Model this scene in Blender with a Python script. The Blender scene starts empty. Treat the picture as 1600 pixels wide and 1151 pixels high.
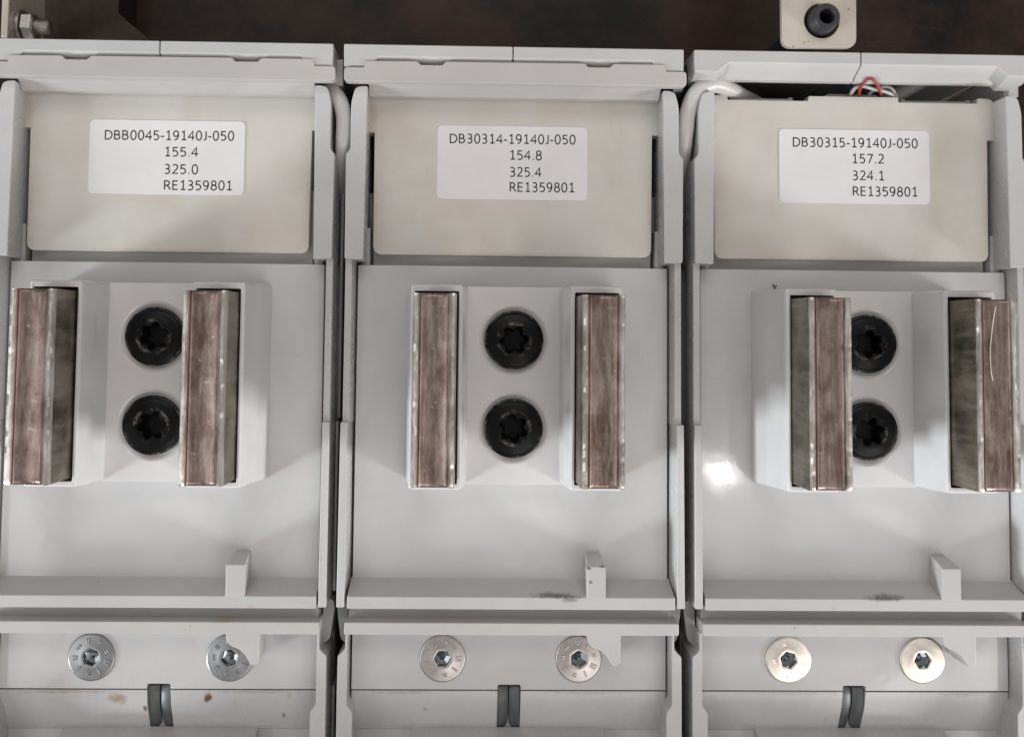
import bpy, bmesh, math, random
from mathutils import Matrix, Vector, noise as mnoise

random.seed(7)
S = 0.07 / 540.0            # one drawing unit in metres: the three poles stand 70 mm apart
PITCH = 540.0
scene = bpy.context.scene
C = scene.collection

# ------------------------------------------------------------------ camera
cam = bpy.data.cameras.new('camera')
cam.sensor_width = 36.0
cam.lens = 33.75
cam.shift_x = 0.02338
cam.shift_y = -0.07975
cam.clip_start = 0.002
cam.clip_end = 50.0
cam_ob = bpy.data.objects.new('camera', cam)
C.objects.link(cam_ob)
Rm = [[0.9997184940762097, -0.010469410291393406, -0.021291407894874083],
      [0.011643909400268647, 0.9983735731329431, 0.05580885094354061],
      [0.020672493218617246, -0.056041055645932154, 0.9982144299228577]]
def cw(r): return Vector((r[0], -r[1], -r[2]))
right, up, back = cw(Rm[0]), -cw(Rm[1]), -cw(Rm[2])
loc = Vector(((766.2 - 836.5) * S, (620.0 - 556.2) * S, 1508.4 * S))
M4 = Matrix.Identity(4)
for i in range(3):
    M4[i][0], M4[i][1], M4[i][2], M4[i][3] = right[i], up[i], back[i], loc[i]
cam_ob.matrix_world = M4
scene.camera = cam_ob

# ------------------------------------------------------------------ world: dim, even light of the room
world = bpy.data.worlds.new('World')
scene.world = world
world.use_nodes = True
bg = world.node_tree.nodes['Background']
bg.inputs['Color'].default_value = (1.0, 0.98, 0.972, 1)
bg.inputs['Strength'].default_value = 0.235

# ------------------------------------------------------------------ lamps
def area(name, pos, target, size, size_y, radiance, color):
    l = bpy.data.lights.new(name, 'AREA')
    l.shape = 'RECTANGLE'; l.size = size; l.size_y = size_y
    l.energy = radiance * math.pi * size * size_y * 1.0
    l.color = color
    o = bpy.data.objects.new(name, l); C.objects.link(o)
    o.location = pos
    d = Vector(target) - Vector(pos)
    o.rotation_euler = d.to_track_quat('-Z', 'Y').to_euler()
    return o
area('lamp_ceiling', (0.80, -1.20, 1.60), (0.0, -0.05, 0), 1.7, 0.9, 2.8, (1.0, 0.97, 0.945))
area('lamp_side', (-1.0, -0.25, 1.10), (0.0, 0.0, 0), 0.7, 0.8, 1.9, (0.95, 0.98, 1.0))
area('lamp_far', (0.0, 1.1, 1.5), (0.0, 0.0, 0), 1.4, 0.5, 2.7, (1.0, 0.95, 0.92))
# two low windows, left and right of the photographer's feet
area('window_left', (-1.39, -0.71, 0.37), (0.0, 0.0, 0), 0.26, 0.26, 90.0, (0.88, 0.96, 1.0))
area('window_right', (1.39, -0.71, 0.37), (0.0, 0.0, 0), 0.26, 0.26, 70.0, (0.97, 0.985, 1.0))
area('lamp_bulb', (0.255, -0.124, 0.80), (0.06, -0.02, 0), 0.012, 0.012, 150.0, (1.0, 0.98, 0.95))

scene.view_settings.view_transform = 'Standard'
scene.view_settings.look = 'None'
scene.view_settings.gamma = 1.0
scene.view_settings.exposure = 0.36
scene.view_settings.use_curve_mapping = False
scene.render.engine = 'CYCLES'

# ------------------------------------------------------------------ materials
def new_mat(name):
    m = bpy.data.materials.new(name); m.use_nodes = True
    nt = m.node_tree
    return m, nt, nt.nodes['Principled BSDF']

def N(nt, typ, **kw):
    n = nt.nodes.new(typ)
    for k, v in kw.items(): setattr(n, k, v)
    return n

def coords(nt, scale=(1, 1, 1)):
    """object coordinates in drawing units"""
    tc = N(nt, 'ShaderNodeTexCoord')
    mp = N(nt, 'ShaderNodeMapping')
    mp.inputs['Scale'].default_value = (scale[0] / S, scale[1] / S, scale[2] / S)
    nt.links.new(tc.outputs['Object'], mp.inputs['Vector'])
    return mp.outputs['Vector']

def noise(nt, vec, scale, detail=4, rough=0.55):
    n = N(nt, 'ShaderNodeTexNoise')
    n.inputs['Scale'].default_value = scale
    n.inputs['Detail'].default_value = detail
    n.inputs['Roughness'].default_value = rough
    nt.links.new(vec, n.inputs['Vector'])
    return n.outputs['Fac']

def ramp(nt, fac, a, b, ca=(0, 0, 0, 1), cb=(1, 1, 1, 1)):
    r = N(nt, 'ShaderNodeValToRGB')
    r.color_ramp.elements[0].position = a; r.color_ramp.elements[0].color = ca
    r.color_ramp.elements[1].position = b; r.color_ramp.elements[1].color = cb
    nt.links.new(fac, r.inputs['Fac'])
    return r.outputs['Color']

def mix(nt, fac, a, b, mode='MIX'):
    n = N(nt, 'ShaderNodeMix', data_type='RGBA', blend_type=mode)
    def put(sock, v):
        if isinstance(v, (tuple, list)): sock.default_value = (v[0], v[1], v[2], 1)
        elif isinstance(v, (int, float)): sock.default_value = v
        else: nt.links.new(v, sock)
    put(n.inputs[0], fac); put(n.inputs[6], a); put(n.inputs[7], b)
    return n.outputs[2]

def math_(nt, op, a, b=None):
    n = N(nt, 'ShaderNodeMath', operation=op)
    for i, v in enumerate((a, b)):
        if v is None: continue
        if isinstance(v, (int, float)): n.inputs[i].default_value = v
        else: nt.links.new(v, n.inputs[i])
    return n.outputs[0]

def bump(nt, bsdf, h, strength, dist):
    b = N(nt, 'ShaderNodeBump')
    b.inputs['Strength'].default_value = strength
    b.inputs['Distance'].default_value = dist * S
    nt.links.new(h, b.inputs['Height'])
    nt.links.new(b.outputs['Normal'], bsdf.inputs['Normal'])

def spot_mask(nt, vec, x, y, rx, ry, soft=0.7):
    """irregular stain round (x, y), its outline broken by noise"""
    mp = N(nt, 'ShaderNodeMapping')
    mp.inputs['Location'].default_value = (-x / rx, -y / ry, 0)
    mp.inputs['Scale'].default_value = (1 / rx, 1 / ry, 0)
    nt.links.new(vec, mp.inputs['Vector'])
    ln = N(nt, 'ShaderNodeVectorMath', operation='LENGTH')
    nt.links.new(mp.outputs['Vector'], ln.inputs[0])
    n = noise(nt, vec, 0.075, 3, 0.6)
    d = math_(nt, 'ADD', ln.outputs['Value'], math_(nt, 'MULTIPLY', math_(nt, 'SUBTRACT', n, 0.5), 1.8))
    return ramp(nt, d, 1.0 - soft, 1.0, (1, 1, 1, 1), (0, 0, 0, 1))

def plastic(name, col, rough=0.28, dirt=0.5, spots=(), seed=0.0, stain=None, orange=0.05, coat=0.0, wave=0.012):
    m, nt, b = new_mat(name)
    vec = coords(nt)
    if seed:
        mp = N(nt, 'ShaderNodeMapping'); mp.inputs['Location'].default_value = (seed * 37, seed * 91, seed * 13)
        nt.links.new(vec, mp.inputs['Vector']); nvec = mp.outputs['Vector']
    else: nvec = vec
    big = noise(nt, nvec, 0.006, 4)
    mid = noise(nt, nvec, 0.03, 5, 0.6)
    c = mix(nt, ramp(nt, big, 0.3, 0.7), tuple(v * 0.93 for v in col), tuple(min(1, v * 1.05) for v in col))
    grime = ramp(nt, mid, 0.55, 0.85)
    c = mix(nt, math_(nt, 'MULTIPLY', grime, 0.22 * dirt), c, (col[0] * 0.72, col[1] * 0.66, col[2] * 0.58))
    if stain:                                       # aged, yellowed patches
        st = ramp(nt, noise(nt, nvec, 0.009, 3), 0.48, 0.72)
        c = mix(nt, math_(nt, 'MULTIPLY', st, 0.35), c, stain)
    grain = noise(nt, nvec, 0.35, 3, 0.7)
    c = mix(nt, math_(nt, 'MULTIPLY', ramp(nt, grain, 0.35, 0.65), 0.035), c, tuple(v * 0.7 for v in col))
    smp = N(nt, 'ShaderNodeMapping'); smp.inputs['Scale'].default_value = (0.22, 0.02, 0.05); smp.inputs['Rotation'].default_value = (0, 0, 0.35)
    nt.links.new(nvec, smp.inputs['Vector'])
    sc1 = ramp(nt, noise(nt, smp.outputs['Vector'], 1.0, 2, 0.5), 0.70, 0.74)
    scg = ramp(nt, noise(nt, nvec, 0.011, 2), 0.5, 0.62)
    c = mix(nt, math_(nt, 'MULTIPLY', math_(nt, 'MULTIPLY', sc1, scg), 0.18 * dirt + 0.05), c, tuple(v * 0.62 for v in col))
    smear = ramp(nt, noise(nt, nvec, 0.014, 6, 0.7), 0.55, 0.75)
    c = mix(nt, math_(nt, 'MULTIPLY', smear, 0.10 + 0.10 * dirt), c, (col[0] * 0.80, col[1] * 0.75, col[2] * 0.69))
    # small dark specks
    v = N(nt, 'ShaderNodeTexVoronoi'); v.inputs['Scale'].default_value = 0.028
    nt.links.new(nvec, v.inputs['Vector'])
    sp = ramp(nt, v.outputs['Distance'], 0.022, 0.05, (1, 1, 1, 1), (0, 0, 0, 1))
    gate = ramp(nt, noise(nt, nvec, 0.021, 2), 0.52, 0.58)
    c = mix(nt, math_(nt, 'MULTIPLY', math_(nt, 'MULTIPLY', sp, gate), 0.75 * dirt), c, (0.10, 0.085, 0.07))
    for (x, y, rx, ry, sc, amt) in spots:
        c = mix(nt, math_(nt, 'MULTIPLY', spot_mask(nt, vec, x, y, rx, ry), amt), c, sc)
    nt.links.new(c, b.inputs['Base Color'])
    rr = math_(nt, 'ADD', math_(nt, 'MULTIPLY', mid, 0.16), rough - 0.08)
    nt.links.new(rr, b.inputs['Roughness'])
    b.inputs['IOR'].default_value = 1.5
    b.inputs['Coat Weight'].default_value = coat
    b.inputs['Coat Roughness'].default_value = 0.12
    h = math_(nt, 'ADD', noise(nt, nvec, wave, 2), math_(nt, 'MULTIPLY', noise(nt, nvec, 0.30, 2), 0.0012))
    bump(nt, b, h, orange, 6.0)
    return m

GREY = (0.478, 0.467, 0.46)
GREY2 = (0.44, 0.426, 0.412)
M = {}
M['grey'] = plastic('grey_plastic', GREY, 0.27, 0.28, orange=0.015)
M['grey_gloss'] = plastic('grey_plastic_gloss', (0.53, 0.52, 0.516), 0.075, 0.5, orange=0.012, wave=0.05)
M['grey_dull'] = plastic('grey_plastic_dull', GREY2, 0.40, 0.55, orange=0.02)
M['cover'] = plastic('cover_plastic', (0.42, 0.395, 0.38), 0.36, 0.6)
M['block'] = plastic('contact_block_plastic', (0.58, 0.562, 0.56), 0.20, 0.3, orange=0.02)
M['beige'] = [plastic('beige_plastic_%d' % i, (0.565, 0.538, 0.498), 0.34, 0.9, [(-227, 100, 12, 48, (0.36, 0.26, 0.16), 0.45), (219, -50, 7, 70, (0.38, 0.30, 0.2), 0.3), (10, -121, 190, 4, (0.36, 0.28, 0.18), 0.3), (-219, -60, 6, 60, (0.38, 0.3, 0.2), 0.25)], seed=i + 1.3,
                      stain=(0.45, 0.375, 0.285)) for i in range(3)]
M['cable'] = plastic('white_cable', (0.50, 0.475, 0.46), 0.33, 0.5)
M['inner'] = plastic('inner_grey', (0.34, 0.335, 0.33), 0.45, 1.0)
DARKSM = (0.05, 0.045, 0.04); RUST = (0.11, 0.055, 0.02); TAN = (0.38, 0.29, 0.18)
M['lip'] = [plastic('lip_plastic_0', GREY2, 0.33, 0.8, [(112, -357, 24, 5, TAN, 0.6), (150, -337, 6, 4, (0.4, 0.3, 0.26), 0.6)]),
            plastic('lip_plastic_1', GREY2, 0.33, 0.8, [(68, -319, 40, 4, DARKSM, 0.75), (88, -324, 14, 4, DARKSM, 0.5)], 2.0),
            plastic('lip_plastic_2', GREY2, 0.33, 0.8, [(28, -320, 36, 5, DARKSM, 0.7), (-52, -335, 6, 4, TAN, 0.4)], 3.0)]
M['ledge'] = [plastic('ledge_plastic_0', GREY, 0.27, 0.9, [(-140, -481, 95, 3.5, (0.28, 0.22, 0.16), 0.5), (150, -481, 80, 3, (0.28, 0.22, 0.16), 0.45), (76, -490, 9, 8, RUST, 0.95), (-62, -493, 16, 10, (0.30, 0.2, 0.12), 0.8), (-22, -508, 4, 6, RUST, 0.8),
                                                             (200, -486, 6, 6, TAN, 0.8), (191, -520, 4, 5, RUST, 0.6), (118, -500, 6, 8, TAN, 0.4)]),
              plastic('ledge_plastic_1', GREY, 0.27, 0.6, [(-130, -508, 7, 6, (0.25, 0.2, 0.17), 0.6), (120, -481, 100, 3, (0.28, 0.22, 0.16), 0.45), (-160, -481, 60, 3, (0.28, 0.22, 0.16), 0.4)], 4.0),
              plastic('ledge_plastic_2', GREY, 0.27, 0.5, [(-100, -481, 110, 3, (0.28, 0.22, 0.16), 0.4), (170, -482, 50, 4, (0.28, 0.22, 0.16), 0.4)], 5.0)]
M['tab'] = [M['grey_dull'],
            plastic('tab_plastic_1', GREY2, 0.35, 0.6, [(116, -276, 5, 3, DARKSM, 0.9), (136, -274, 7, 2, DARKSM, 0.8), (119, -297, 3, 3, DARKSM, 0.8)], 6.0),
            M['grey_dull']]

def simple(name, col, rough, metal=0.0, spec=0.5):
    m, nt, b = new_mat(name)
    vec = coords(nt)
    n = noise(nt, vec, 0.08, 5, 0.6)
    c = mix(nt, ramp(nt, n, 0.3, 0.7), tuple(v * 0.82 for v in col), tuple(min(1, v * 1.12) for v in col))
    nt.links.new(c, b.inputs['Base Color'])
    nt.links.new(math_(nt, 'ADD', math_(nt, 'MULTIPLY', n, 0.25), rough - 0.12), b.inputs['Roughness'])
    b.inputs['Metallic'].default_value = metal
    b.inputs['Specular IOR Level'].default_value = spec
    return m
M['label'] = plastic('label_paper', (0.72, 0.695, 0.70), 0.40, 0.35, orange=0.01)
M['ink'] = simple('label_ink', (0.022, 0.02, 0.022), 0.6)
M['rubber'] = simple('black_rubber', (0.02, 0.02, 0.023), 0.5)
M['red'] = simple('red_wire', (0.30, 0.04, 0.03), 0.4)
M['wirewhite'] = plastic('white_wire', (0.46, 0.43, 0.41), 0.35, 0.6)
M['socket'] = simple('zinc_socket', (0.36, 0.38, 0.40), 0.16, 1.0)
M['zinc'] = simple('zinc_steel', (0.56, 0.53, 0.50), 0.34, 1.0)
M['darkclip'] = simple('dark_clip_steel', (0.11, 0.114, 0.115), 0.5, 0.35)
M['black'] = simple('black_gap', (0.006, 0.006, 0.006), 0.7)

def metal_face(name, c1, c2, c3, rough, metal, seed, streak=(1.0, 0.12, 1.0), bumpy=0.3, flakes=0.0, flake_col=(0.60, 0.50, 0.45)):
    m, nt, b = new_mat(name)
    vec = coords(nt)
    mp = N(nt, 'ShaderNodeMapping'); mp.inputs['Scale'].default_value = streak
    oi = N(nt, 'ShaderNodeObjectInfo')
    cb = N(nt, 'ShaderNodeCombineXYZ')
    r = math_(nt, 'MULTIPLY', oi.outputs['Random'], 900.0)
    nt.links.new(r, cb.inputs[0]); nt.links.new(r, cb.inputs[1])
    ad = N(nt, 'ShaderNodeVectorMath', operation='ADD')
    nt.links.new(vec, ad.inputs[0]); nt.links.new(cb.outputs[0], ad.inputs[1])
    vec = ad.outputs[0]
    nt.links.new(vec, mp.inputs['Vector'])
    st = noise(nt, mp.outputs['Vector'], 0.16, 6, 0.68)
    pt = noise(nt, vec, 0.022, 5, 0.6)
    fine = noise(nt, vec, 0.25, 4, 0.7)
    c = mix(nt, ramp(nt, pt, 0.38, 0.62), c1, c2)
    c = mix(nt, math_(nt, 'MULTIPLY', ramp(nt, st, 0.47, 0.76), 0.75), c, c3)
    c = mix(nt, math_(nt, 'MULTIPLY', ramp(nt, st, 0.30, 0.46, (1, 1, 1, 1), (0, 0, 0, 1)), 0.25), c, tuple(v * 0.6 for v in c1))
    if flakes:
        fl = ramp(nt, noise(nt, vec, 0.10, 5, 0.75), 0.63 if metal < 0.65 else 0.52, 0.70 if metal < 0.65 else 0.60)
        c = mix(nt, math_(nt, 'MULTIPLY', fl, flakes), c, flake_col)
    nt.links.new(c, b.inputs['Base Color'])
    b.inputs['Metallic'].default_value = metal
    nt.links.new(math_(nt, 'ADD', math_(nt, 'MULTIPLY', st, 0.3), rough - 0.15), b.inputs['Roughness'])
    bump(nt, b, math_(nt, 'ADD', st, math_(nt, 'MULTIPLY', fine, 0.6)), bumpy, 1.2)
    return m
M['copper'] = metal_face('tarnished_copper', (0.120, 0.075, 0.059), (0.235, 0.170, 0.148), (0.39, 0.322, 0.292), 0.31, 0.6, 0, flakes=0.6, bumpy=0.4)
M['tin'] = metal_face('worn_tin_edge', (0.34, 0.30, 0.265), (0.54, 0.50, 0.455), (0.80, 0.77, 0.73), 0.32, 0.8, 1, (1, 0.10, 1), 0.25)
M['tin_side'] = metal_face('tarnished_tin_side', (0.125, 0.105, 0.078), (0.235, 0.205, 0.16), (0.38, 0.345, 0.29), 0.36, 0.85, 2, (0.4, 0.4, 0.05), 0.25)
M['groove'] = metal_face('red_copper_groove', (0.19, 0.125, 0.105), (0.29, 0.205, 0.18), (0.40, 0.31, 0.28), 0.4, 0.6, 3)

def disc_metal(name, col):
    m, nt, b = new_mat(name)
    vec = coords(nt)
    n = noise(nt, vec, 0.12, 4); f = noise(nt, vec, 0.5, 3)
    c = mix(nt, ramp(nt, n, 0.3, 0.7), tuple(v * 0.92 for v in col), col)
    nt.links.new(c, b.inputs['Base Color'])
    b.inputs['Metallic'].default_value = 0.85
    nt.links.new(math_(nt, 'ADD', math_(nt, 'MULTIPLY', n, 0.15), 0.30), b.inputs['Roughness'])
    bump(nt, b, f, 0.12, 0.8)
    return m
M['discs'] = [disc_metal('zinc_disc_dim_reflection', (0.31, 0.305, 0.31)), disc_metal('zinc_disc', (0.49, 0.45, 0.43)), disc_metal('zinc_disc_warm_reflection', (0.72, 0.655, 0.58))]  # same zinc throughout; each pole's reflected light is put into the disc colour
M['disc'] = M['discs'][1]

def screw_mat():
    m, nt, b = new_mat('black_oxide_screw')
    vec = coords(nt)
    xy = N(nt, 'ShaderNodeVectorMath', operation='MULTIPLY'); xy.inputs[1].default_value = (1, 1, 0)
    nt.links.new(vec, xy.inputs[0])
    ln = N(nt, 'ShaderNodeVectorMath', operation='LENGTH'); nt.links.new(xy.outputs[0], ln.inputs[0])
    oi = N(nt, 'ShaderNodeObjectInfo'); cb = N(nt, 'ShaderNodeCombineXYZ')
    r = math_(nt, 'MULTIPLY', oi.outputs['Random'], 700.0)
    nt.links.new(r, cb.inputs[0]); nt.links.new(r, cb.inputs[2])
    ad = N(nt, 'ShaderNodeVectorMath', operation='ADD')
    nt.links.new(vec, ad.inputs[0]); nt.links.new(cb.outputs[0], ad.inputs[1])
    n = noise(nt, ad.outputs[0], 0.05, 4, 0.65)
    f = noise(nt, ad.outputs[0], 0.3, 3, 0.7)
    rim = ramp(nt, ln.outputs['Value'], 0.425, 0.445) if False else None
    d = math_(nt, 'ABSOLUTE', math_(nt, 'SUBTRACT', ln.outputs['Value'], 24.5))
    inner = ramp(nt, math_(nt, 'DIVIDE', d, 4.0), 0.2, 0.9, (1, 1, 1, 1), (0, 0, 0, 1))
    d2 = math_(nt, 'ABSOLUTE', math_(nt, 'SUBTRACT', ln.outputs['Value'], 43.5))
    outer = ramp(nt, math_(nt, 'DIVIDE', d2, 3.0), 0.2, 0.9, (1, 1, 1, 1), (0, 0, 0, 1))
    wear = math_(nt, 'MULTIPLY', math_(nt, 'ADD', inner, outer), ramp(nt, n, 0.49, 0.62))
    wear = math_(nt, 'MULTIPLY', wear, ramp(nt, f, 0.35, 0.6))
    c = mix(nt, math_(nt, 'MULTIPLY', wear, 0.65), mix(nt, n, (0.003, 0.003, 0.0035), (0.009, 0.0085, 0.0085)), (0.30, 0.26, 0.23))
    nt.links.new(c, b.inputs['Base Color'])
    nt.links.new(math_(nt, 'ADD', math_(nt, 'MULTIPLY', f, 0.25), 0.20), b.inputs['Roughness'])
    b.inputs['Specular IOR Level'].default_value = 0.16
    bump(nt, b, f, 0.25, 0.8)
    return m
M['screw'] = screw_mat()

def dark_panel():
    m, nt, b = new_mat('worn_brown_steel_panel')
    vec = coords(nt)
    n = noise(nt, vec, 0.004, 6, 0.65)
    smp = N(nt, 'ShaderNodeMapping'); smp.inputs['Scale'].default_value = (0.006, 0.06, 0.05); smp.inputs['Rotation'].default_value = (0, 0, -0.25)
    nt.links.new(vec, smp.inputs['Vector'])
    st = noise(nt, smp.outputs['Vector'], 1.0, 6, 0.7)
    c = mix(nt, ramp(nt, n, 0.38, 0.66), (0.004, 0.0035, 0.0035), (0.045, 0.024, 0.016))
    c = mix(nt, math_(nt, 'MULTIPLY', ramp(nt, st, 0.6, 0.72), 0.5), c, (0.06, 0.045, 0.036))
    nt.links.new(c, b.inputs['Base Color'])
    b.inputs['Specular IOR Level'].default_value = 0.2
    nt.links.new(math_(nt, 'ADD', math_(nt, 'MULTIPLY', st, 0.3), 0.25), b.inputs['Roughness'])
    bump(nt, b, st, 0.1, 2.0)
    return m
M['panel'] = dark_panel()
M['frame'] = simple('brown_steel_frame', (0.034, 0.023, 0.017), 0.40, 0.2, 0.25)

def bracket_mat():
    m, nt, b = new_mat('yellowed_zinc_bracket')
    vec = coords(nt)
    n = noise(nt, vec, 0.02, 4); f = noise(nt, vec, 0.35, 3)
    c = mix(nt, ramp(nt, n, 0.3, 0.7), (0.46, 0.41, 0.345), (0.56, 0.51, 0.44))
    v = N(nt, 'ShaderNodeTexVoronoi'); v.inputs['Scale'].default_value = 0.07
    nt.links.new(vec, v.inputs['Vector'])
    sp = ramp(nt, v.outputs['Distance'], 0.08, 0.15, (1, 1, 1, 1), (0, 0, 0, 1))
    gate = ramp(nt, noise(nt, vec, 0.03, 2), 0.5, 0.56)
    c = mix(nt, math_(nt, 'MULTIPLY', math_(nt, 'MULTIPLY', sp, gate), 0.8), c, (0.14, 0.09, 0.06))
    nt.links.new(c, b.inputs['Base Color'])
    b.inputs['Metallic'].default_value = 0.4
    nt.links.new(math_(nt, 'ADD', math_(nt, 'MULTIPLY', f, 0.2), 0.28), b.inputs['Roughness'])
    bump(nt, b, f, 0.1, 0.8)
    return m
M['bracket'] = bracket_mat()

# ------------------------------------------------------------------ builders
def finish(name, bm, mats, parent=None, bevel=0.0, seg=2, smooth=True, sharp=40, origin=(0, 0, 0)):
    bmesh.ops.remove_doubles(bm, verts=bm.verts, dist=1e-4)
    bmesh.ops.recalc_face_normals(bm, faces=bm.faces)
    o_ = Vector(origin)
    for v in bm.verts: v.co = (v.co - o_) * S
    me = bpy.data.meshes.new(name)
    bm.to_mesh(me); bm.free()
    if not isinstance(mats, (list, tuple)): mats = [mats]
    for m in mats: me.materials.append(m)
    if smooth:
        me.polygons.foreach_set('use_smooth', [True] * len(me.polygons))
        me.set_sharp_from_angle(angle=math.radians(sharp))
    ob = bpy.data.objects.new(name, me); C.objects.link(ob)
    ob.location = o_ * S
    if parent is not None: ob.parent = parent
    if bevel:
        b = ob.modifiers.new('edge', 'BEVEL')
        b.width = bevel * S; b.segments = seg; b.limit_method = 'ANGLE'; b.angle_limit = math.radians(32)
        b.harden_normals = True; b.use_clamp_overlap = True
    return ob

def prism(bm, loops, z0, z1, bottom=True):
    """upright prism over an outline (and holes)"""
    tops, bots = [], []
    for lp in loops:
        t = [bm.verts.new((x, y, z1)) for x, y in lp]
        b = [bm.verts.new((x, y, z0)) for x, y in lp]
        n = len(lp)
        for i in range(n):
            j = (i + 1) % n
            bm.faces.new((t[i], b[i], b[j], t[j]))
        tops.append(t); bots.append(b)
    for rings, do in ((tops, True), (bots, bottom)):
        if not do: continue
        if len(loops) == 1: bm.faces.new(rings[0])
        else:
            es = []
            for r in rings:
                for i in range(len(r)):
                    es.append(bm.edges.get((r[i], r[(i + 1) % len(r)])))
            bmesh.ops.triangle_fill(bm, edges=es, use_beauty=True, use_dissolve=False)

def box(bm, x0, x1, y0, y1, z0, z1):
    prism(bm, [[(x0, y0), (x1, y0), (x1, y1), (x0, y1)]], z0, z1)

def round_rect(x0, x1, y0, y1, r, n=5):
    pts = []
    for cx, cy, a in ((x1 - r, y1 - r, 0), (x0 + r, y1 - r, 90), (x0 + r, y0 + r, 180), (x1 - r, y0 + r, 270)):
        for i in range(n + 1):
            t = math.radians(a + 90 * i / n)
            pts.append((cx + r * math.cos(t), cy + r * math.sin(t)))
    return pts

def round_poly(pts, r, n=4):
    """round the corners of an outline; pts = (x, y) or (x, y, radius)"""
    out = []
    m = len(pts)
    for i in range(m):
        p = Vector(pts[i][:2]); a = Vector(pts[i - 1][:2]); b = Vector(pts[(i + 1) % m][:2])
        rr = pts[i][2] if len(pts[i]) > 2 else r
        if rr <= 0: out.append(tuple(p)); continue
        da, db = (a - p), (b - p)
        k = min(rr, da.length * 0.45, db.length * 0.45)
        pa, pb = p + da.normalized() * k, p + db.normalized() * k
        for j in range(n + 1):
            t = j / n
            q = pa.lerp(p, t).lerp(p.lerp(pb, t), t)
            out.append((q.x, q.y))
    return out

def circle(x, y, r, n=48): return [(x + r * math.cos(2 * math.pi * i / n), y + r * math.sin(2 * math.pi * i / n)) for i in range(n)]

def profile_x(bm, prof, x0, x1):
    """profile of (y, z) points drawn out along x"""
    a = [bm.verts.new((x0, y, z)) for y, z in prof]
    b = [bm.verts.new((x1, y, z)) for y, z in prof]
    n = len(prof)
    for i in range(n):
        j = (i + 1) % n
        bm.faces.new((a[i], b[i], b[j], a[j]))
    bm.faces.new(a); bm.faces.new(b)

def loft(bm, rings, cap0=True, cap1=True):
    vs = [[bm.verts.new(p) for p in r] for r in rings]
    for a, b in zip(vs, vs[1:]):
        n = len(a)
        for i in range(n):
            j = (i + 1) % n
            bm.faces.new((a[i], a[j], b[j], b[i]))
    if cap0: bm.faces.new(vs[0])
    if cap1: bm.faces.new(vs[-1])
    return vs

def tube(bm, pts, r, n=12, steps=10):
    P = [Vector(p) for p in pts]
    path = []
    for i in range(len(P) - 1):
        p0, p1, p2, p3 = P[max(i - 1, 0)], P[i], P[i + 1], P[min(i + 2, len(P) - 1)]
        for k in range(steps):
            t = k / steps
            path.append(0.5 * ((2 * p1) + (-p0 + p2) * t + (2 * p0 - 5 * p1 + 4 * p2 - p3) * t * t + (-p0 + 3 * p1 - 3 * p2 + p3) * t ** 3))
    path.append(P[-1])
    rings = []
    ref = Vector((0.13, 0.2, 1)).normalized()
    for i, p in enumerate(path):
        d = (path[min(i + 1, len(path) - 1)] - path[max(i - 1, 0)]).normalized()
        u = d.cross(ref)
        if u.length < 1e-3: u = d.cross(Vector((1, 0, 0)))
        u.normalize(); w = d.cross(u)
        rr = r * (1 + 0.05 * mnoise.noise(p * 0.02))
        rings.append([p + (u * math.cos(2 * math.pi * k / n) + w * math.sin(2 * math.pi * k / n)) * rr for k in range(n)])
    loft(bm, rings)

def empty(name, x=0, y=0, z=0):
    o = bpy.data.objects.new(name, None); C.objects.link(o)
    o.empty_display_size = 0.01
    o.location = (x * S, y * S, z * S)
    return o

def tag(o, label=None, cat=None, group=None, kind=None):
    if label: o['label'] = label
    if cat: o['category'] = cat
    if group: o['group'] = group
    if kind: o['kind'] = kind
    return o

def copy_tree(o, parent=None):
    c = o.copy(); C.objects.link(c)
    c.parent = parent
    for ch in list(o.children): copy_tree(ch, c)
    return c

def child(root, name):
    return [c for c in root.children if c.name.split('.')[0] == name]

# ------------------------------------------------------------------ the panel behind everything
bm = bmesh.new()
box(bm, -4000, 4000, -4000, 4000, -300, -280)
pn = finish('back_panel', bm, M['panel'], bevel=0)
tag(pn, kind='structure')

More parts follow.
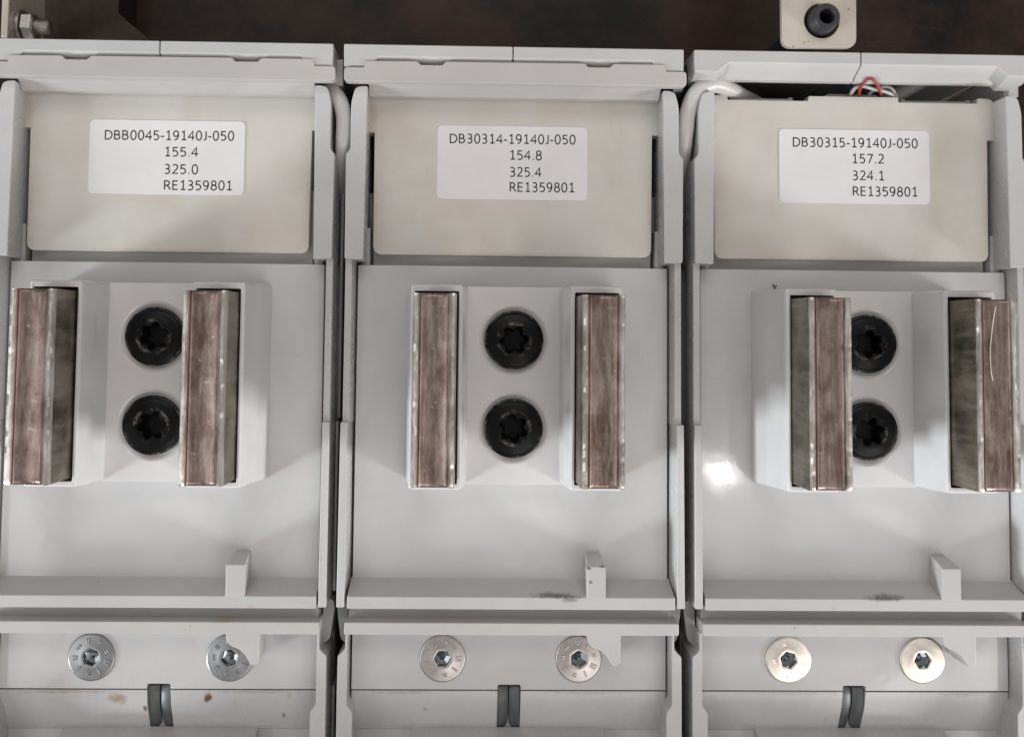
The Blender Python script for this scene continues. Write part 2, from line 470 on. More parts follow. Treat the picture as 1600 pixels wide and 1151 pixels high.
# ------------------------------------------------------------------ pole housing
BOT = -640
def make_housing():
    root = empty('pole_housing', 0, 0, -280)
    def add(name, bm, mat, bevel=1.2, seg=2, parent=root):
        o = finish(name, bm, mat, None, bevel, seg)
        o.location = (0, 0, 280 * S)
        o.parent = parent
        return o
    # rear body under everything
    bm = bmesh.new()
    box(bm, -246, 246, BOT, 300, -280, -40)
    add('rear_body', bm, M['inner'])
    bm = bmesh.new()                                   # strip under the sensor box
    box(bm, -222, 222, 176, 300, -40, -22)
    box(bm, -240, -226, 176, 240, -40, -8)
    box(bm, 226, 240, 176, 240, -40, -8)
    add('inner_ledge', bm, M['grey_dull'])
    # glossy floor with the sloped front that rises into the lip
    bm = bmesh.new()
    prism(bm, [round_poly([(-243.6, -330), (244.2, -330), (244.2, 180.5, 3), (-243.6, 180.5, 3)], 0)], -36, 0)
    add('floor_plate', bm, M['grey_gloss'], 1.2)
    # lip and groove
    bm = bmesh.new()
    profile_x(bm, [(-301, -2), (-304, 1.0), (-309, 12), (-320.5, 43), (-338.7, 43), (-339.5, 16), (-341, -2)], -246.5, 247.5)
    add('lip', bm, M['lip'][0], 1.6)
    bm = bmesh.new()
    box(bm, -246.5, 247.5, -362, -341.5, -36, 14)
    add('groove_floor', bm, M['grey_dull'], 1.0)
    # lower lip with its hook
    bm = bmesh.new()
    hook = [(-250, -358.6, 3), (253, -358.6, 3), (253, -376.6, 3), (165, -376.6, 2), (164.5, -417, 5), (159, -421.8, 4), (152, -421.5, 4), (148.5, -415, 5), (143, -406, 7), (134, -398.5, 8), (123, -394.5, 6), (116.5, -389, 4), (114.5, -376.6, 2), (-250, -376.6, 3)]
    prism(bm, [round_poly(hook, 3)], -4, 43)
    box(bm, -246, 247, -372, -358.8, -36, 26)
    add('lower_lip', bm, M['lip'][0], 1.4)
    # tab standing on the lip
    bm = bmesh.new()
    loft(bm, [[(116, -262, -2), (139, -262, -2), (140.5, -312, -2), (114.5, -312, -2)],
              [(113.6, -268, 30), (140.4, -268, 30), (141, -319, 30), (113.4, -319, 30)],
              [(112.7, -273.5, 47), (141.8, -273.5, 47), (141.8, -322, 47), (112.7, -322, 47)]])
    add('tab', bm, M['tab'][0], 1.8)
    # pocket with the fixing screws
    bm = bmesh.new()
    prism(bm, [round_poly([(-244, -372), (-244, -476.2), (-17.5, -476.2), (-17.5, -468.6, 6), (18.2, -468.6, 6), (18.2, -476.2), (244.5, -476.2), (244.5, -372)], 0), circle(-103.5, -428.5, 20, 24), circle(108, -428.5, 20, 24)], -60, -13)
    add('pocket_floor', bm, M['grey_gloss'], 0.8)
    bm = bmesh.new()
    for xa, xb in ((-244, -17.5), (18.2, 244.5)):
        profile_x(bm, [(-478.2, -13.5), (-500, -17), (-545, -36), (-545, -60), (-478.2, -60)], xa, xb)
    box(bm, -244, 244.5, BOT, -545.2, -60, -37)
    add('lower_floor', bm, M['ledge'][0], 0.8)
    bm = bmesh.new()
    profile_x(bm, [(-541, -36.5), (-546, -20), (-549.5, -2), (-620, -2), (-620, -36.5)], -150, 150)
    add('lower_step', bm, M['grey'], 1.6)
    # guessed pole end, out of view, added to shade the pockets
    bm = bmesh.new()
    box(bm, -262, 262, -900, BOT - 8, -280, 165)
    add('pocket_shade_body', bm, M['grey'], 4.0, 3)
    # side walls, mirrored
    for s in (-1, 1):
        def mx(pts): return [((p[0] * s,) + tuple(p[1:])) for p in pts]
        bm = bmesh.new()           # beside the sensor box
        up_ = [(231.5, 185.2, 2), (260.5, 186.5, 3), (261.5, 349, 4), (255, 356, 4), (254.5, 430, 8), (249, 452, 7), (240, 455.5, 4), (229.5, 455.5, 3)]
        prism(bm, [round_poly(mx(up_), 3)], -280, 38)
        uw = add('upper_wall', bm, M['grey'], 1.8)
        xw = 231.5
        bm = bmesh.new()
        for q in range(8):
            a = math.radians(q * 45 + 10)
            c_, s_ = math.cos(a), math.sin(a)
            yc, zc = 246, 12
            v = []
            for u, w in ((4, -1), (13, -1.4), (14.5, 0), (13, 1.4), (4, 1)):
                v.append((yc + u * c_ - w * s_, zc + (u * s_ + w * c_) * 0.9))
            A = [bm.verts.new((s * (xw + .6), y, z)) for y, z in v]; B = [bm.verts.new((s * (xw - 0.9), y, z)) for y, z in v]
            bm.faces.new(B)
            for t in range(5): bm.faces.new((A[t], A[(t + 1) % 5], B[(t + 1) % 5], B[t]))
        mk = finish('moulded_mark', bm, M['grey'], uw, 0.3)
        mk['kind'] = 'stuff'
        bm = bmesh.new()
        loft(bm, [[(s * (xw - d), 405 + r * math.cos(t * math.pi / 10), 12 + r * math.sin(t * math.pi / 10)) for t in range(20)] for r, d in ((8, -1), (8, 0.6), (6.5, 0.6), (6, 0.15))])
        finish('ejector_mark', bm, M['grey'], uw)
        bm = bmesh.new()           # beside the floor, low
        loft(bm, [[(246 * s, -64, -20), (261 * s, -64, -20), (261 * s, 190, -20), (246 * s, 190, -20)],
                  [(247.5 * s, -64, 10), (261 * s, -64, 10), (261 * s, 190, 10), (247.5 * s, 190, 10)],
                  [(250 * s, -64, 25), (260.5 * s, -64, 25), (260.5 * s, 190, 25), (250 * s, 190, 25)]])
        add('middle_wall', bm, M['grey'], 1.0)
        bm = bmesh.new()           # beside the floor, high
        pts = [(-61, 3), (-338, 3)]
        lo = [(245.6, -290), (247, -60), (261.5, -60), (261.5, -339), (248.5, -339), (246.2, -310)]
        hi = [(250.5, -290), (250.5, -62), (262, -62), (262.5, -337), (250.5, -337), (250.5, -310)]
        loft(bm, [[(x * s, y, -30) for x, y in lo], [(x * s, y, 38 if y > -100 else 42.5) for x, y in hi]])
        add('lower_wall', bm, M['grey'], 1.8, 3)
        bm = bmesh.new()           # beside the pocket
        pw = [(250.5, -404, 3), (256, -410, 3), (261.5, -414, 4), (262, -470), (262, BOT), (238, BOT), (238, -498, 4), (246.5, -487, 5), (247, -378), (250.5, -378)]
        prism(bm, [round_poly(mx(pw), 3)], -60, 22)
        add('pocket_wall', bm, M['grey'], 1.6)
        bm = bmesh.new()           # flange deep in the gap between two poles
        box(bm, min(s * 246, s * 262), max(s * 246, s * 262), BOT, 185, -280, -62)
        if s > 0:
            box(bm, 262.5, 267.5, -62, 320, -280, -40)
            box(bm, 262.5, 267.0, -330, -66, -280, -26)
            box(bm, 262.5, 267, BOT, -480, -280, -40)
        add('outer_flange', bm, M['grey_dull'], 1.0)
        bm = bmesh.new()           # rounded shoulder in the gap
        sh = [(250, -336), (266, -340, 4), (268, -352, 8), (262, -400, 10), (250, -408)]
        prism(bm, [round_poly(mx(sh), 3)], -150, -12)
        add('shoulder', bm, M['inner'], 2.5, 3)
    # head bar in two halves
    prof = [(515.7, -280), (515.7, 55), (497.2, 55), (493.5, 52), (485.5, 34), (483.8, 29.5), (477.8, 24), (477, 12), (511, 2), (512, -280)]
    for x0, x1 in ((-265, -6.2), (-4.6, 258.5)):
        bm = bmesh.new()
        profile_x(bm, prof, x0, x1)
        xe0, xe1 = (x0, x0 + 33) if x0 < -100 else (x1 - 30, x1)
        xi = xe1 + 26 if x0 < -100 else xe0 - 26
        if x0 < -100:
            loft(bm, [[(x0 + 1, 472, 4), (xe1, 472, 4), (xi, 500, 4), (x0 + 1, 500, 4)],
                      [(x0 + .3, 474, 36), (xe1 + 5, 474, 36), (xe1 + 36, 500, 36), (x0 + .3, 500, 36)],
                      [(x0 + .3, 482, 54.85), (xe1 + 4, 482, 54.85), (xe1 + 26, 500, 54.85), (x0 + .3, 500, 54.85)]])
        else:
            loft(bm, [[(xe0, 472, 4), (x1 - 1, 472, 4), (x1 - 1, 500, 4), (xi, 500, 4)],
                      [(xe0 - 5, 474, 36), (x1 - .3, 474, 36), (x1 - .3, 500, 36), (xe0 - 36, 500, 36)],
                      [(xe0 - 4, 482, 54.85), (x1 - .3, 482, 54.85), (x1 - .3, 500, 54.85), (xe0 - 26, 500, 54.85)]])
        add('head_bar', bm, M['grey_dull'], 1.5)
    bm = bmesh.new()
    box(bm, 252, 268, 462, 505, -280, 8)
    add('head_tongue', bm, M['grey_dull'], 1.5)
    return root

h0 = make_housing()
tag(h0, group='pole housings in a row')
housings = [None, h0, None]
for k in (0, 2):
    housings[k] = copy_tree(h0)
for k, h in enumerate(housings):
    h.location.x = (k - 1) * PITCH * S
    for nm, key in (('lip', 'lip'), ('lower_lip', 'lip'), ('lower_floor', 'ledge'), ('tab', 'tab')):
        for c in child(h, nm):
            c.material_slots[0].link = 'OBJECT'
            c.material_slots[0].material = M[key][k]
tag(housings[0], 'light grey plastic breaker pole housing with brown rust spots on its bottom ledge', 'breaker housing')
tag(housings[1], 'light grey plastic breaker pole housing between the two others', 'breaker housing')
tag(housings[2], 'light grey plastic breaker pole housing with an open uncovered top under steel bracket', 'breaker housing')

# ------------------------------------------------------------------ beige sensor boxes with their labels
def _c(cx, cy, rx, ry, a0, a1, n=16): return [(cx + rx * math.cos(math.radians(a0 + (a1 - a0) * i / n)), cy + ry * math.sin(math.radians(a0 + (a1 - a0) * i / n))) for i in range(n + 1)]
GL = {   # strokes of the label's lettering: advance, polylines on a cap height of 1
    '0': (.787, [_c(.39, .49, .265, .50, 0, 360, 28)]),
    '1': (.787, [[(.19, .80), (.43, .975), (.43, .0)], [(.19, .03), (.66, .03)]]),
    '2': (.787, [_c(.37, .73, .24, .25, 150, -25, 14) + [(.50, .46), (.14, .03), (.67, .03)]]),
    '3': (.787, [_c(.34, .745, .235, .235, 130, -88, 14) + [(.24, .51)], [(.24, .51)] + _c(.34, .255, .275, .265, 88, -130, 16)]),
    '4': (.787, [[(.54, .0), (.54, .97), (.08, .30), (.71, .30)]]),
    '5': (.787, [[(.62, .95), (.20, .95), (.18, .55)] + _c(.33, .30, .30, .29, 105, -125, 18)]),
    '7': (.787, [[(.12, .95), (.66, .95), (.28, .0)]]),
    '8': (.787, [_c(.39, .745, .215, .235, 0, 360, 22), _c(.39, .255, .265, .265, 0, 360, 24)]),
    '9': (.787, [_c(.37, .68, .245, .30, 0, 360, 24), [(.615, .68)] + _c(.27, .52, .345, .51, 0, -95, 14)]),
    'D': (.955, [[(.14, .03), (.14, .95), (.34, .95)] + _c(.36, .49, .46, .46, 90, -90, 18) + [(.14, .03)]]),
    'B': (.845, [[(.14, .03), (.14, .95), (.36, .95)] + _c(.38, .735, .22, .215, 90, -90, 12) + [(.14, .52)], [(.38, .52)] + _c(.40, .275, .27, .245, 90, -90, 14) + [(.14, .03)]]),
    'R': (.843, [[(.14, .0), (.14, .95), (.34, .95)] + _c(.37, .715, .24, .235, 90, -90, 12) + [(.14, .48)], [(.37, .48), (.53, .32), (.72, .0)]]),
    'E': (.758, [[(.62, .95), (.14, .95), (.14, .03), (.63, .03)], [(.14, .51), (.57, .51)]]),
    'J': (.495, [[(.34, .97), (.34, .25)] + _c(.12, .23, .22, .21, 0, -100, 8)]),
    '-': (.475, [[(.07, .37), (.40, .37)]]),
    '.': (.39, [[(.19, -.005), (.19, .105)]]),
}
def ribbon(bm, pts, w):
    P = [Vector(p) for p in pts]
    closed = (P[0] - P[-1]).length < 1e-4
    if closed: P = P[:-1]
    L, Rr = [], []
    n = len(P)
    for i in range(n):
        a = P[i - 1] if (i > 0 or closed) else None
        b = P[(i + 1) % n] if (i < n - 1 or closed) else None
        d1 = (P[i] - a).normalized() if a is not None else (b - P[i]).normalized()
        d2 = (b - P[i]).normalized() if b is not None else d1
        n1, n2 = Vector((-d1.y, d1.x)), Vector((-d2.y, d2.x))
        m = (n1 + n2)
        m = m.normalized() if m.length > 1e-3 else n1
        k = min(1.0 / max(m.dot(n1), 0.45), 2.0)
        L.append(bm.verts.new((*(P[i] + m * w * k / 2), 0))); Rr.append(bm.verts.new((*(P[i] - m * w * k / 2), 0)))
    for i in range(n if closed else n - 1):
        j = (i + 1) % n
        bm.faces.new((L[i], Rr[i], Rr[j], L[j]))

def lettering(txt, x0, x1, yc, h, z, parent, slope=0.0):
    """one printed line, fitted between x0 and x1"""
    adv = 0.0; strokes = []
    for ch in txt:
        a, st = GL[ch]
        for p in st: strokes.append((ch, [(x + adv, y) for x, y in p]))
        adv += a
    xs = [x for c, p in strokes for x, y in p]
    a, b = min(xs) - .05, max(xs) + .05
    k = (x1 - x0) / (b - a)
    bm = bmesh.new()
    for ch, p in strokes:
        q = [(x0 + (x - a) * k, yc - h / 2 + y * h + slope * ((x - a) * k)) for x, y in p]
        ribbon(bm, q, (2.0 if ch != '.' else 2.2) * h / 14.6)
    for v in bm.verts: v.co = v.co * S
    me = bpy.data.meshes.new('lettering'); bm.to_mesh(me); bm.free()
    me.materials.append(M['ink'])
    o = bpy.data.objects.new('lettering', me); C.objects.link(o)
    o.location = (0, 0, z * S); o.parent = parent
    return o

LAB = [((-128.4, 115.0, 287.5, 405.0), 'DBB0045-19140J-050', '155.4', '325.0', 'RE1359801', (-104.5, 97.6), (-9.8, 42.4, 96.8), (380.6, 355.4, 327.9, 302.3)),
       ((-121.6, 116.8, 286.3, 404.0), 'DB30314-19140J-050', '154.8', '325.4', 'RE1359801', (-102.0, 97.5), (-6.3, 44.0, 96.5), (383.0, 358.0, 331.0, 306.8)),
       ((-116.8, 125.6, 287.6, 406.6), 'DB30315-19140J-050', '157.2', '324.1', 'RE1359801', (-94.4, 106.6), (1.2, 52.5, 105.6), (385.6, 360.3, 333.2, 307.8))]
def make_box(k):
    x = (k - 1) * PITCH
    root = empty('sensor_box', x, 320, -40)
    bm = bmesh.new()
    out = [(-220.5, 197.3, 14), (218.5, 197.3, 14), (220, 392.5, 0), (232.5, 392.5, 2), (232.5, 460, 16), (206, 461, 2), (204.5, 452.5, 1), (77.5, 452.5, 1),
           (76.5, 460.5, 1), (-68, 460.5, 1), (-69, 452.5, 1), (-198.5, 452.5, 1), (-199.5, 460, 2), (-233, 460, 16), (-233, 391, 2), (-221.5, 391, 0)]
    out = [(p[0], p[1] - 320, p[2]) for p in out]
    prism(bm, [round_poly(out, 2, 6)], 6, 40)
    b = finish('case', bm, M['beige'][k], root, 5.0, 4)
    bm = bmesh.new()
    prism(bm, [round_poly([(-212, -130, 12), (212, -130, 12), (214, 126), (-214, 126)], 2)], -100, 5.9)
    finish('back_shell', bm, M['beige'][k], root, 1.5)
    for a, c in ((-188, -92), (90, 198)):
        bm = bmesh.new()
        prism(bm, [[(a - 3, 125), (c + 3, 125), (c + 3, 141), (c - 4, 141), (c - 5, 139), (a + 5, 139), (a + 4, 141), (a - 3, 141)]], 18, 26)
        finish('latch_rib', bm, M['grey_dull'], root, 0.8)
    (x0, x1, y0, y1), t1, t2, t3, t4, w1, w2, ys = LAB[k]
    bm = bmesh.new()
    prism(bm, [round_rect(x0, x1, y0 - 320, y1 - 320, 8)], 39.9, 40.9)
    st = finish('label_sticker', bm, M['label'], root, 0.25)
    sl = (0.006, 0.005, 0.002)[k]
    for t, a, c, yy in ((t1, w1[0], w1[1], ys[0]), (t2, w2[0], w2[1], ys[1]), (t3, w2[0], w2[1], ys[2]), (t4, w2[0], w2[2], ys[3])):
        lettering(t, a, c, yy - 320, 14.6, 41.05, st, sl if len(t) > 6 else 0.0)
    return root
for k in range(3):
    b = make_box(k)
    tag(b, ('beige plastic sensor box with white label reading DBB0045-19140J-050',
            'beige plastic sensor box with white label reading DB30314-19140J-050',
            'beige plastic sensor box with white label reading DB30315-19140J-050, top uncovered')[k], 'sensor box', 'beige sensor boxes')

# ------------------------------------------------------------------ snap-in covers over the two left boxes
def make_cover():
    root = empty('snap_cover', 0, 470, 20)
    bm = bmesh.new()
    o = [(-264, 479.5, 6), (-264, 457.2, 7), (262.5, 457.2, 7), (262.5, 480.5, 6), (230.5, 480.5, 1.5), (229.5, 491, 2.5), (150, 491, 2), (144, 485.3, 2), (110, 485.3, 2), (105, 491, 2),
         (-108, 490.4, 2), (-114, 484.5, 2), (-147, 484.5, 2), (-153, 490.2, 2), (-232.5, 489.6, 2.5), (-233.5, 479.5, 1.5)]
    prism(bm, [round_poly([(p[0], p[1] - 470, p[2]) for p in o], 2, 4)], 20, 37)
    finish('front_plate', bm, M['cover'], root, 1.6)
    bm = bmesh.new()
    profile_x(bm, [(p[0] - 470, p[1] - 20) for p in ((466, 37.5), (458.5, 34), (455, 27), (444, 20), (443.5, 4), (466, 4))], -229, 228)
    finish('tongue', bm, M['cover'], root, 1.4)
    return root
c0 = make_cover()
c1 = copy_tree(c0)
c0.location.x = -PITCH * S
tag(c0, 'light grey snap-in cover strip above the box labelled DBB0045', 'cover strip', 'snap-in cover strips')
tag(c1, 'light grey snap-in cover strip above the box labelled DB30314', 'cover strip', 'snap-in cover strips')

# ------------------------------------------------------------------ contact blocks with two blades each
def collar(bm, s):
    lev = [(-4, 68.5, 163, 148, -153, 5), (55, 70, 160, 146, -150, 5), (72, 70.4, 158.2, 145.4, -149.4, 5), (78, 70.8, 157, 145.2, -149.2, 5), (98, 71.6, 155.2, 144.6, -148.8, 5),
           (103, 72.4, 154.4, 144.4, -148.6, 5), (133, 77, 152, 143.4, -147.2, 4), (136.2, 78.2, 150.6, 142.6, -146.4, 4), (137, 80.2, 148.6, 140.6, -144.8, 3),
           (136, 83, 146.4, 134, -139.5, 2), (60, 83, 146.4, 134, -139.5, 2)]
    rings = []
    for z, xa, xb, yt, yb, r in lev:
        rings.append([(x * s, y, z) for x, y in round_rect(xa, xb, yb, yt, r, 4)])
    loft(bm, rings, True, True)

def make_blade(x0, x1, seed):
    rnd = random.Random(seed)
    w = x1 - x0
    #       x    z    material of the segment that starts here, jitter
    P = [(0, 30, 2, 0), (0, 200, 2, .3), (0.6, 206.5, 1, .8), (2.2, 209.6, 1, .9), (6.0, 210, 1, .8), (8.2, 207.4, 3, .5), (10.0, 203.8, 3, .2), (11.6, 205.6, 3, .2), (13.2, 204.4, 0, .2),
         (45, 204.2, 0, .2), (47, 205.8, 0, .3), (48.6, 205.2, 1, .3), (49.6, 203.2, 1, .3), (51.0, 207.0, 1, .6), (52.8, 210, 1, .9), (56.6, 209.6, 1, .9), (58.0, 206.5, 1, .8), (58.5, 200, 2, .3), (58.5, 30, 2, 0)]
    P = [(p[0] / 58.5 * w + x0,) + p[1:] for p in P]
    NY = 84
    y0, y1 = -134.5, 128.0
    bm = bmesh.new()
    rows = []
    off = seed * 31.7
    for i in range(NY + 1):
        y = y0 + (y1 - y0) * i / NY
        e = min(i, NY - i)
        row = []
        for q, (x, z, m, j) in enumerate(P):
            n1 = mnoise.noise(Vector((q * 3.1 + off, y * 0.09, 0))) + 0.7 * mnoise.noise(Vector((q * 5.3 + off, y * 0.31, 9)))
            n2 = mnoise.noise(Vector((q * 4.7 + off, y * 0.10, 5))) + 0.7 * mnoise.noise(Vector((q * 7.1 + off, y * 0.29, 2)))
            dz = j * n1 * 0.42 - (1.0 * j if mnoise.noise(Vector((q * 0.2 + off, y * 0.16, 31))) > 0.48 else 0)
            dx = j * n2 * 0.5
            yy = y
            if e == 0 and z > 150: dz -= 1.4 if m != 0 else 2.6
            if e == 0 and z > 150: yy += 0.3 * (1 if i == 0 else -1)
            row.append(bm.verts.new((x + dx, yy, z + dz)))
        rows.append(row)
    for a, b in zip(rows, rows[1:]):
        for q in range(len(P) - 1):
            f = bm.faces.new((a[q], a[q + 1], b[q + 1], b[q])); f.material_index = P[q][2]
    for r in (rows[0], rows[-1]):
        f = bm.faces.new(r); f.material_index = 2
    return bm

def make_block():
    root = empty('contact_block', 0, 0, 0)
    bm = bmesh.new()
    prism(bm, [[(-73, -151), (73, -151), (73, 145.5), (-73, 145.5)], circle(0, 65, 53.0), circle(0, -67.5, 53.0)], -2, 52)
    finish('base_plate', bm, M['block'], root, 0.8)
    for yc in (65, -67.5):
        bm = bmesh.new()
        loft(bm, [[(x, y, z) for x, y in circle(0, yc, r)] for r, z in ((53.2, 52.1), (52, 51.6), (50, 50), (48, 48.2), (46, 47.2), (36, 46.7))], False, False)
        finish('counterbore', bm, M['block'], root, sharp=80)
    bm = bmesh.new()
    for s in (-1, 1):
        bm = bmesh.new(); collar(bm, s)
        finish('collar', bm, M['block'], root, sharp=60)
    return root
def add_blades(root, k):
    for i, (a, b) in enumerate(((-145.3, -86), (85, 144.3))):
        finish('blade', make_blade(a, b, 3 + k * 2 + i), [M['copper'], M['tin'], M['tin_side'], M['groove']], root, sharp=50)
b0 = make_block()
blocks = [copy_tree(b0), b0, copy_tree(b0)]
for k, b in enumerate(blocks):
    b.location.x = (k - 1) * PITCH * S
    add_blades(b, k)
    tag(b, ('white plastic contact block with two copper blades under the box labelled DBB0045',
            'white plastic contact block with two copper blades under the box labelled DB30314',
            'white plastic contact block with two copper blades, the right one with a curved scratch')[k], 'contact block', 'contact blocks with blades')
# curved scratch on the last blade's face
bm = bmesh.new()
pts = [(114.8, 118.6, 205.0), (110.9, 99.2, 205.0), (107.8, 77.2, 205.0), (105.6, 55.3, 205.0), (106.1, 33.5, 205.0), (108.4, 16.9, 205.0)]
tube(bm, pts, 0.75, 6, 6)
finish('scratch', bm, simple('bright_scratch', (0.66, 0.58, 0.52), 0.4, 0.2), blocks[2])

# ------------------------------------------------------------------ black torx screws
def make_screw():
    n = 96
    def lobe(a, r0, amp): return r0 + amp * math.cos(6 * a)
    def ring(fn, z): return [(fn(2 * math.pi * i / n) * math.cos(2 * math.pi * i / n), fn(2 * math.pi * i / n) * math.sin(2 * math.pi * i / n), z) for i in range(n)]
    rings = [ring(lambda a: lobe(a, 14.5, 2.4), -10), ring(lambda a: lobe(a, 15, 2.8), -9), ring(lambda a: lobe(a, 18.6, 3.7), 11.0), ring(lambda a: lobe(a, 19.6, 3.6), 12.6),
             ring(lambda a: 25.2, 13.2), ring(lambda a: 27, 12.6), ring(lambda a: 36, 11.6), ring(lambda a: 39.5, 10.4), ring(lambda a: 41, 8.8), ring(lambda a: 44.3, 8.0),
             ring(lambda a: 44.8, 6), ring(lambda a: 44.3, 0.2), ring(lambda a: 41, -0.4)]
    bm = bmesh.new()
    loft(bm, rings, True, False)
    return finish('torx_screw', bm, M['screw'], None, sharp=35)
s0 = make_screw()
first = True
rots = [(20, 8), (5, 38), (25, 12)]
names3 = ('DBB0045', 'DB30314', 'DB30315')
for k in range(3):
    for i, y in enumerate((65, -67.5)):
        s = s0 if first else s0.copy()
        if not first: C.objects.link(s)
        first = False
        s.location = ((k - 1) * PITCH * S, y * S, 46.9 * S)
        s.rotation_euler.z = math.radians(rots[k][i])
        tag(s, '%s black star-socket screw between the blades below the box labelled %s' % (('upper', 'lower')[i], names3[k]), 'screw', 'black star-socket screws')

# ------------------------------------------------------------------ flat zinc screws in the pockets
def make_flat():
    bm = bmesh.new()
    n = 60
    def circ(r, z): return [(r * math.cos(2 * math.pi * i / n), r * math.sin(2 * math.pi * i / n), z) for i in range(n)]
    def hexr(r, z):
        out = []
        for i in range(n):
            a = 2 * math.pi * i / n
            t = (a + math.pi / 6) % (math.pi / 3) - math.pi / 6
            out.append((r / math.cos(t) * math.cos(a), r / math.cos(t) * math.sin(a), z))
        return out
    loft(bm, [hexr(11.3, 0.6), hexr(11.8, 2.2), circ(15.5, 2.9), circ(17, 2.4), circ(33, 2.2), circ(35.4, 1.8), circ(36, 0.8), circ(36, -0.6)], False, False)
    root = finish('flat_screw', bm, M['disc'], None, sharp=50)
    bm = bmesh.new()
    loft(bm, [hexr(11.4, 0.7), hexr(11.2, -9), [(p[0] * .55 - 1, p[1] * .55 + 1, -11) for p in hexr(11, 0)], [(p[0] * .06, p[1] * .06, -16) for p in hexr(11, 0)]], False, True)
    so = finish('hex_socket', bm, M['socket'], root, sharp=20)
    # raised maker's marks round the socket
    rnd = random.Random(4)
    for i in range(9):
        bm = bmesh.new()
        a = math.radians(i * 40 + 12)
        w, l = rnd.uniform(1.2, 2.0), rnd.uniform(3.0, 5.2)
        cx, cy = 25 * math.cos(a), 25 * math.sin(a)
        rr = a + (0 if i % 3 else math.pi / 2)
        def tr(x, y): return (cx + x * math.cos(rr) - y * math.sin(rr), cy + x * math.sin(rr) + y * math.cos(rr))
        if i % 2:
            prism(bm, [[tr(-l, -w), tr(l, -w), tr(l, w), tr(-l, w)]], 1.5, 3.5)
        else:
            prism(bm, [[tr(-l, -w * 2), tr(l, -w * 2), tr(l, -w * .6), tr(-l * .2, -w * .6), tr(-l * .2, w * .6), tr(l, w * .6), tr(l, w * 2), tr(-l, w * 2)]], 1.5, 3.4)
        finish('raised_mark', bm, M['disc'], root, 0.5)
    return root
f0 = make_flat()
first = True
for k in range(3):
    for i, x in enumerate((-103.5, 108)):
        f = f0 if first else copy_tree(f0)
        first = False
        f.location = (((k - 1) * PITCH + x) * S, -428.5 * S, -12.6 * S)
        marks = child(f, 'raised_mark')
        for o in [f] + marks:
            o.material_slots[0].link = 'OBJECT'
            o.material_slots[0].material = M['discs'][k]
        if k == 2:                                    # the right pair is nearly plain
            for q, o in enumerate(marks):
                if i == 1 or q % 2: bpy.data.objects.remove(o)
                else: o.location.z -= 0.9 * S
        f.rotation_euler.z = math.radians((10, 47, 28, 3, 15, 33)[k * 2 + i])
        tag(f, '%s flat zinc hex-socket screw in the bottom pocket of the %s housing' % (('left', 'right')[i], ('left', 'middle', 'right')[k]), 'screw', 'flat zinc screws')

# ------------------------------------------------------------------ dark spring clips in the slots
def make_clip():
    root = empty('spring_clip', 0, -505, -50)
    for s in (-1, 1):
        bm = bmesh.new()
        xs = [s * x for x in (1.1, 5, 9, 13, 17)]
        zs = [30, 32.5, 34, 34.8, 35]
        rows = [(-38, -23), (-15, -12), (5, -5), (20, -3), (28, -4), (33, -8), (35.5, -14), (36.5, -20)]
        prof = list(zip(xs, zs))
        A = [[bm.verts.new((x, y, z + dz)) for x, z in prof] for y, dz in rows]
        B = [[bm.verts.new((x, y, z + dz - 6)) for x, z in prof] for y, dz in rows]
        for G in (A, B):
            for r0, r1 in zip(G, G[1:]):
                for q in range(4): bm.faces.new((r0[q], r0[q + 1], r1[q + 1], r1[q]))
        for r in range(len(rows) - 1):
            for q in (0, 4): bm.faces.new((A[r][q], A[r + 1][q], B[r + 1][q], B[r][q]))
        for r in (0, -1):
            for q in range(4): bm.faces.new((A[r][q], A[r][q + 1], B[r][q + 1], B[r][q]))
        finish('clip_leaf', bm, M['darkclip'], root, sharp=35)
    bm = bmesh.new(); box(bm, -17, 17, -39, 36, -4, 2)
    finish('clip_back', bm, M['black'], root)
    return root
cl0 = make_clip()
for k in range(3):
    c = cl0 if k == 0 else copy_tree(cl0)
    c.location.x = (k - 1) * PITCH * S
    tag(c, 'dark steel spring clip in the bottom slot of the %s housing' % ('left', 'middle', 'right')[k], 'clip', 'spring clips')

# ------------------------------------------------------------------ cables and wires
bm = bmesh.new()
tube(bm, [(-330, 440, -40), (-296, 455, 0), (-277, 440, 16), (-268, 410, 18), (-268, 370, 16), (-272, 330, -20), (-274, 250, -120), (-272, 150, -230), (-270, 60, -268)], 12.5, 16)
tag(finish('cable', bm, M['cable']), 'white cable curving down the gap between the left and middle housings', 'cable', 'white cables in the gaps')
bm = bmesh.new()
tube(bm, [(540, 452, -100), (470, 455, -92), (420, 460, -72), (380, 466, -40), (345, 471, -6), (311, 472, 18), (286, 457, 24), (273, 427, 20), (269, 392, 16), (269, 350, -10), (268, 250, -120), (270, 150, -230), (270, 60, -268)], 13.2, 16)
tag(finish('cable', bm, M['cable']), 'thick white cable arching over the gap into the open top of the right housing', 'cable', 'white cables in the gaps')
bm = bmesh.new()
tube(bm, [(562.0, 455.1, -22.0), (554.7, 465.1, -4.0), (550.7, 474.2, 16.0), (555.2, 480.8, 30.0), (565.3, 479.4, 30.0), (579.2, 472.1, 14.0), (595.6, 463.6, -12.0)], 2.4, 10)
tag(finish('wire', bm, M['red']), 'red wire looping up behind the uncovered beige box', 'wire')
bm = bmesh.new()
tube(bm, [(546.0, 457.4, -24.0), (542.8, 465.9, -8.0), (545.3, 473.2, 4.0), (556.9, 476.0, 6.0), (574.2, 472.6, 4.0), (593.7, 469.3, 2.0), (609.6, 465.4, -6.0), (621.8, 456.5, -24.0)], 3.0, 10)
tag(finish('wire', bm, M['wirewhite']), 'white wire passing through the red wire loop', 'wire', 'thin white wires')
bm = bmesh.new()
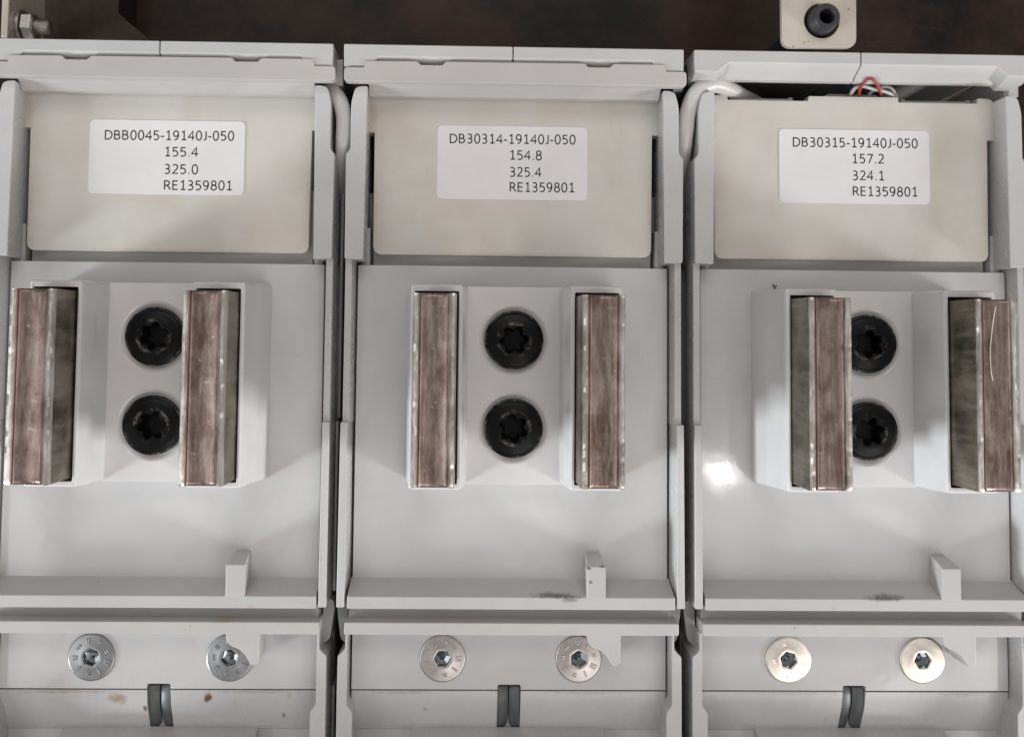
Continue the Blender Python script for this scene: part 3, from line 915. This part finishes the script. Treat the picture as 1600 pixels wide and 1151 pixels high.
tube(bm, [(575.9, 459.4, -30.0), (579.0, 470.1, -22.0), (590.3, 478.7, -14.0), (603.3, 480.0, -10.0), (611.6, 475.9, -10.0), (621.3, 467.6, -18.0), (630.8, 458.1, -30.0)], 2.9, 10)
tag(finish('wire', bm, M['wirewhite']), 'rear white wire arching behind the red wire loop', 'wire', 'thin white wires')
bm = bmesh.new()
prism(bm, [round_poly([(492, 440), (498, 463, 1), (510, 468.5, 2), (589, 467.5, 2), (592, 440)], 1)], -30, -16)
tag(finish('wire_tray', bm, M['grey_dull'], None, 1.0), 'pale flat wire tray edge under the red and white wires', 'tray')
bm = bmesh.new()
prism(bm, [round_poly([(488, 440), (531, 492), (538, 500, 3), (548, 492, 3), (540, 440)], 2)], -52, -40)
tag(finish('foam_pad', bm, M['rubber'], None, 2.0), 'black slanted rubber flap beside the red wire', 'rubber flap')

# ------------------------------------------------------------------ steel bracket with bushing, top right
br = empty('steel_bracket', 467, 560, -280)
bm = bmesh.new()
prism(bm, [round_poly([(409, 519.5, 16), (524.5, 521, 16), (527, 860), (409, 860)], 0, 6), circle(471, 562, 27.5, 40)], 52, 62)
o = finish('plate', bm, M['bracket'], None, 2.6, 3); o.parent = br; o.location = (-467 * S, -560 * S, 280 * S)
bm = bmesh.new(); box(bm, 410, 526, 850, 862, -281, 54)
o = finish('leg', bm, M['bracket'], None, 2.0); o.parent = br; o.location = (-467 * S, -560 * S, 280 * S)
bm = bmesh.new()
def cr(r, z): return [(471 + r * math.cos(2 * math.pi * i / 40), 562 + r * math.sin(2 * math.pi * i / 40), z) for i in range(40)]
loft(bm, [cr(26.5, -278), cr(26.5, 34), cr(23, 46), cr(20.5, 82), cr(18.5, 85), cr(12.5, 85), cr(11.5, 83), cr(11, 20)], True, True)
o = finish('bushing', bm, M['rubber'], None, sharp=35); o.parent = br; o.location = (-467 * S, -560 * S, 280 * S)
tag(br, 'pale zinc steel bracket with a black bushing in its hole', 'bracket')

# ------------------------------------------------------------------ dark frame, strap and hex bolt, top left
bm = bmesh.new()
prism(bm, [[(-824, 540), (-812, 540), (-812, 700), (-824, 700)]], -150, -20)
o = finish('steel_strap', bm, M['bracket'], None, 2.5, 3)
bm = bmesh.new(); box(bm, -860, -812, 560, 580, -281, -149)
o2 = finish('strap_foot', bm, M['bracket'], o, 1.0)
tag(o, 'narrow pale steel strap standing at the top left edge', 'strap')
nut = empty('hex_bolt', -813, 571, -62)
nut.scale = (1.05, 1.18, 1.18)
def ringx(x, r, n, hexa=False):
    out = []
    for i in range(n):
        a = 2 * math.pi * i / n
        q = r
        if hexa:
            t = (a + math.pi / 6) % (math.pi / 3) - math.pi / 6
            q = r / math.cos(t)
        out.append((x, q * math.cos(a + 0.35), q * math.sin(a + 0.35)))
    return out
bm = bmesh.new(); loft(bm, [ringx(1, 23, 36), ringx(7, 23, 36)]); finish('washer', bm, M['zinc'], nut, 1.0)
bm = bmesh.new(); loft(bm, [ringx(8, 16, 36, True), ringx(9, 17.2, 36, True), ringx(24, 17.2, 36, True), ringx(26, 15.5, 36)]); finish('nut', bm, M['zinc'], nut, sharp=25)
bm = bmesh.new()
rg = []
for i in range(23): rg.append(ringx(20 + i * 1.3, 11.4 if i % 2 else 9.6, 28))
rg.append(ringx(50, 7, 28))
loft(bm, rg); finish('shaft', bm, M['zinc'], nut, sharp=30)
tag(nut, 'zinc hex nut on a threaded bolt end beside the steel strap', 'bolt')

bm = bmesh.new(); prism(bm, [[(-860, 470), (-700, 470), (-580, 540), (-700, 640), (-700, 900), (-860, 900)]], -281, -190)
tag(finish('frame_plate', bm, M['frame'], None, 2.0), 'dark brown steel plate with a slanted edge behind the hex bolt', 'steel plate')

bm = bmesh.new()
tube(bm, [(412, 158, 1.0), (414, 152, 1.6), (416, 149, 1.2)], 0.8, 6, 4)
tube(bm, [(414, 152, 1.4), (418, 156, 1.6)], 0.6, 6, 4)
tag(finish('fibre', bm, M['black'], None), 'tiny black fibre lying on the floor plate of the right housing', 'fibre')
